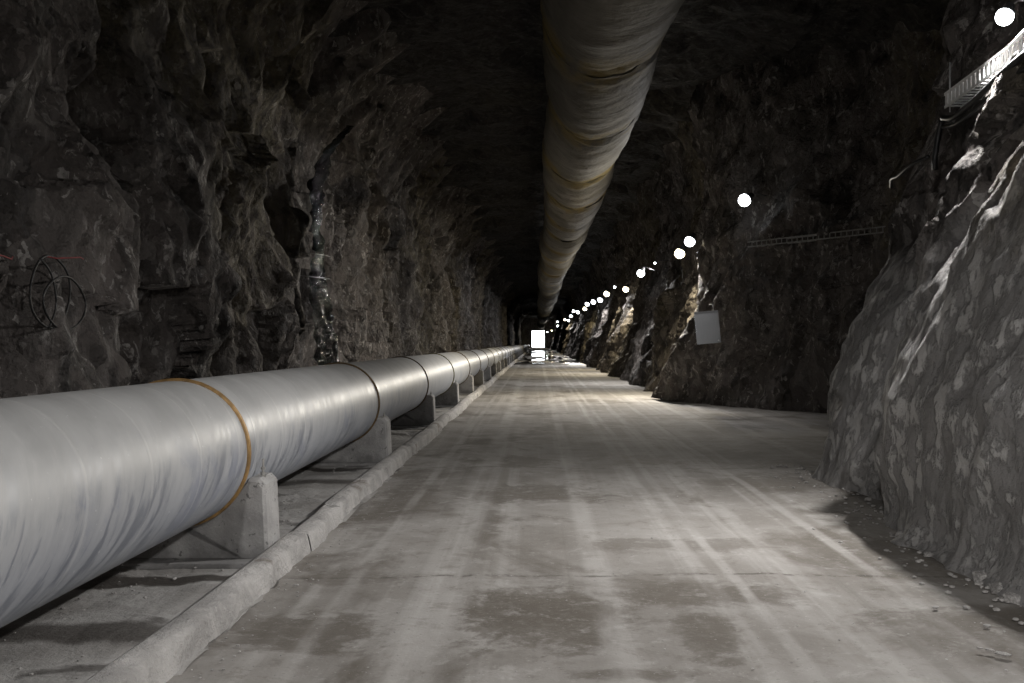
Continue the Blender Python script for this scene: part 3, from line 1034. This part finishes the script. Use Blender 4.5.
c0 = on_left(56, 295)
bx = c0.x + .04
def loop_pts(cy, cz, ry, rz, rot=0, n=30, wob=.01, dx=0, ph=0):
    out = []
    for k in range(n):
        a = 2 * PI * k / n
        u = ry * math.cos(a); v = rz * math.sin(a)
        out.append((bx + dx + wob * math.sin(3 * a + ph), cy + u * math.cos(rot) - v * math.sin(rot), cz + u * math.sin(rot) + v * math.cos(rot)))
    return out


hc = empty('hose_coil', c0); tag(hc, 'thin black hose coiled in two loops on the rock wall', 'hose')
k_ = c0.y / 1000 * 1.25
def rel(pts): return [Vector(p) - c0 for p in pts]
def yl(px): return bx * 1000 / (px - 537)
ya, yb = yl(30), yl(70)
tube_obj('loop', rel(loop_pts((ya + yb) / 2, c0.z + .02, (yb - ya) / 2, .35)), .011, M['dark_hose'], hc, closed=True)
ya, yb = yl(42), yl(83)
tube_obj('loop', rel(loop_pts((ya + yb) / 2, c0.z - .08, (yb - ya) / 2, .27, dx=.02, ph=2)), .011, M['dark_hose'], hc, closed=True)
tube_obj('tail', rel(smooth_path([(bx + .01, ya - .05, c0.z + .33), (bx + .02, ya + .15, c0.z + .18), (bx + .03, ya + .22, c0.z - .1), (bx + .02, ya + .1, c0.z - .33)], 6)), .010, M['dark_hose'], hc)
p1 = W(0, 256, yl(0)); p2 = W(18, 257, yl(18))
cr = tube_obj('red_cord', [(bx + .05, p1.y - .3, p1.z), (bx + .03, p1.y, p1.z), (bx + .02, (p1.y + p2.y) / 2, p1.z - .015), (bx - .05, p2.y, p2.z)], .008, M['red_cord']); tag(cr, 'short red cord stretched on the rock at the edge of view', 'cord')
p1 = W(46, 256, yl(46)); p2 = W(86, 259, yl(86))
cr = tube_obj('red_cord', [(bx - .02, p1.y, p1.z), (bx + .03, p1.y + .15, p1.z - .01), (bx + .03, p2.y - .2, p2.z), (bx - .03, p2.y, p2.z)], .008, M['red_cord']); tag(cr, 'red cord tied across the top of the hose coil', 'cord')

# crumpled black film hanging in the wet cleft
spine = [(357, 104, .05), (347, 128, .12), (334, 160, .30), (327, 200, .30), (325, 235, .24), (326, 265, .34), (328, 300, .46), (334, 335, .62), (340, 372, .70)]
pts = [W(a, b, 21.0) for a, b, w in spine]
pts = []
for a, b, w in spine:
    Yc = 21.4
    xw = -4.5
    Yc = xw * 1000 / (a - 537) * 1.0
    Yc = 21.6
    p = W(a, b, Yc)
    pts.append((p.z, a, w))
nz_, nw_ = 150, 16
P = np.zeros((nz_, nw_, 3))
zv = np.array([q[0] for q in pts])[::-1]; av = np.array([q[1] for q in pts])[::-1]; wv = np.array([q[2] for q in pts])[::-1]
zz = np.linspace(zv[0], zv[-1], nz_)
xf = -4.28
for k in range(nw_):
    u = k / (nw_ - 1) * 2 - 1
    a = np.interp(zz, zv, av); w = np.interp(zz, zv, wv)
    yc = np.full(nz_, 1.0) * (-xf) * 1000 / (537 - a)
    P[:, k, 0] = xf - .12 * u * u - .08 + .16 * fbm(zz * 2.3, np.full(nz_, u * 2.2), 4, 601) + .06 * facet(zz * 5, np.full(nz_, u * 3 + 3), 602, 1.5)
    P[:, k, 1] = yc + u * w * 1.35 + .10 * fbm(zz * 3, np.full(nz_, u * 2), 3, 604)
    P[:, k, 2] = zz
    P[:, k, 0] = np.maximum(P[:, k, 0], left_x(P[:, k, 1], zz) + .05 * (1 - u * u) + .01 + .05 * fbm(zz * 5, np.full(nz_, u * 4), 3, 611))
fe = empty('plastic_film', (xf, 21.5, zv[0])); tag(fe, 'crumpled glossy black plastic film hanging down a wet rock cleft', 'plastic sheet')
fo = grid_obj('film', P - np.array([xf, 21.5, zv[0]]), M['plastic'], parent=fe)
for py in (262, 283):
    z = EYE + (343 - py) / 1000 * 21.5
    yy = 4.2 * 1000 / (537 - 326)
    tube_obj('tie_wire', [Vector((xf - .25, yy - .75, z)) - fe.location, Vector((xf + .10, yy - .2, z - .01)) - fe.location, Vector((xf + .10, yy + .3, z)) - fe.location, Vector((xf - .25, yy + .8, z + .02)) - fe.location], .007, M['steel_dull'], fe, n=5)

# ------------------------------------------------------------------ loose stones
def stone_mesh(seed, mat):
    r = random.Random(seed)
    bm = bmesh.new(); bmesh.ops.create_icosphere(bm, subdivisions=1, radius=1)
    for v in bm.verts:
        v.co *= r.uniform(.65, 1.1)
        v.co.z = max(v.co.z * .7, -.35)
    me = bpy.data.meshes.new('stone'); bm.to_mesh(me); bm.free(); me.materials.append(mat)
    return me


sm = [stone_mesh(k, M['stone']) for k in range(5)]
big = [(893, 520, .085), (900, 535, .05), (917, 545, .06), (938, 553, .07), (952, 561, .045), (965, 568, .09), (975, 575, .06), (985, 580, .10), (1000, 592, .08), (996, 588, .05), (868, 500, .04), (928, 556, .045), (1012, 600, .07), (838, 478, .04)]
for k, (px, py, r) in enumerate(big):
    Y = 1600 / (py - 343)
    p = W(px, py, Y)
    o = link(bpy.data.objects.new('stone', sm[k % 5])); o.location = (p.x, p.y, r * .2)
    o.scale = (r, r * 1.1, r); o.rotation_euler = (0, 0, k * 1.3)
    tag(o, 'loose pale stone lying at the foot of the dusty rock wall', 'stone', 'loose stones at the wall foot')
w = [(1003, 656, .035, .012), (990, 652, .02, .01), (980, 650, .015, .008)]
for px, py, r, h in w:
    p = W(px, py, 1600 / (py - 343))
    o = link(bpy.data.objects.new('stone_chip', sm[2])); o.location = (p.x, p.y, .01); o.scale = (r, r * 1.5, h * 1.5); o.rotation_euler = (0, 0, .6)
    tag(o, 'pale flat stone chip on the road near the wall foot', 'stone', 'stone chips on the road edge')

# uncountable grit on road edges and in the gutter
rg = random.Random(11)
V = []; Fc = []
base = [v.co.copy() for v in sm[0].vertices]; bf = [tuple(p.vertices) for p in sm[0].polygons]
def grit(x, y, z, r):
    o = len(V); a = rg.uniform(0, 6.28); ca, sa = math.cos(a), math.sin(a)
    for v in base: V.append((x + r * (v.x * ca - v.y * sa), y + r * (v.x * sa + v.y * ca), z + r * .8 * v.z))
    Fc.extend(tuple(i + o for i in f) for f in bf)
for k in range(420):
    y = 4.6 + 8.5 * rg.random() ** 1.5
    bxr = float(np.interp(y, [4, 8.6, 9.6, 12.4], [3.24, 3.16, 3.4, 3.46]))
    grit(bxr - abs(rg.gauss(.05, .28)), y, .0, rg.uniform(.006, .028))
for k in range(260): grit(rg.uniform(-1.65, 3.0), 4.2 + 14 * rg.random() ** 1.6, -.005, rg.uniform(.003, .010))
for k in range(300): grit(rg.uniform(-2.9, -2.0), 4.0 + 14 * rg.random() ** 1.4, .015, rg.uniform(.005, .018))
for k in range(120): grit(-1.70 + abs(rg.gauss(0, .10)), 4.2 + 8 * rg.random() ** 1.4, -.005, rg.uniform(.004, .012))
tag(mesh_obj('gravel', V, Fc, M['stone']), 'scattered grit on the road and along the wall foot', 'gravel', kind='stuff')
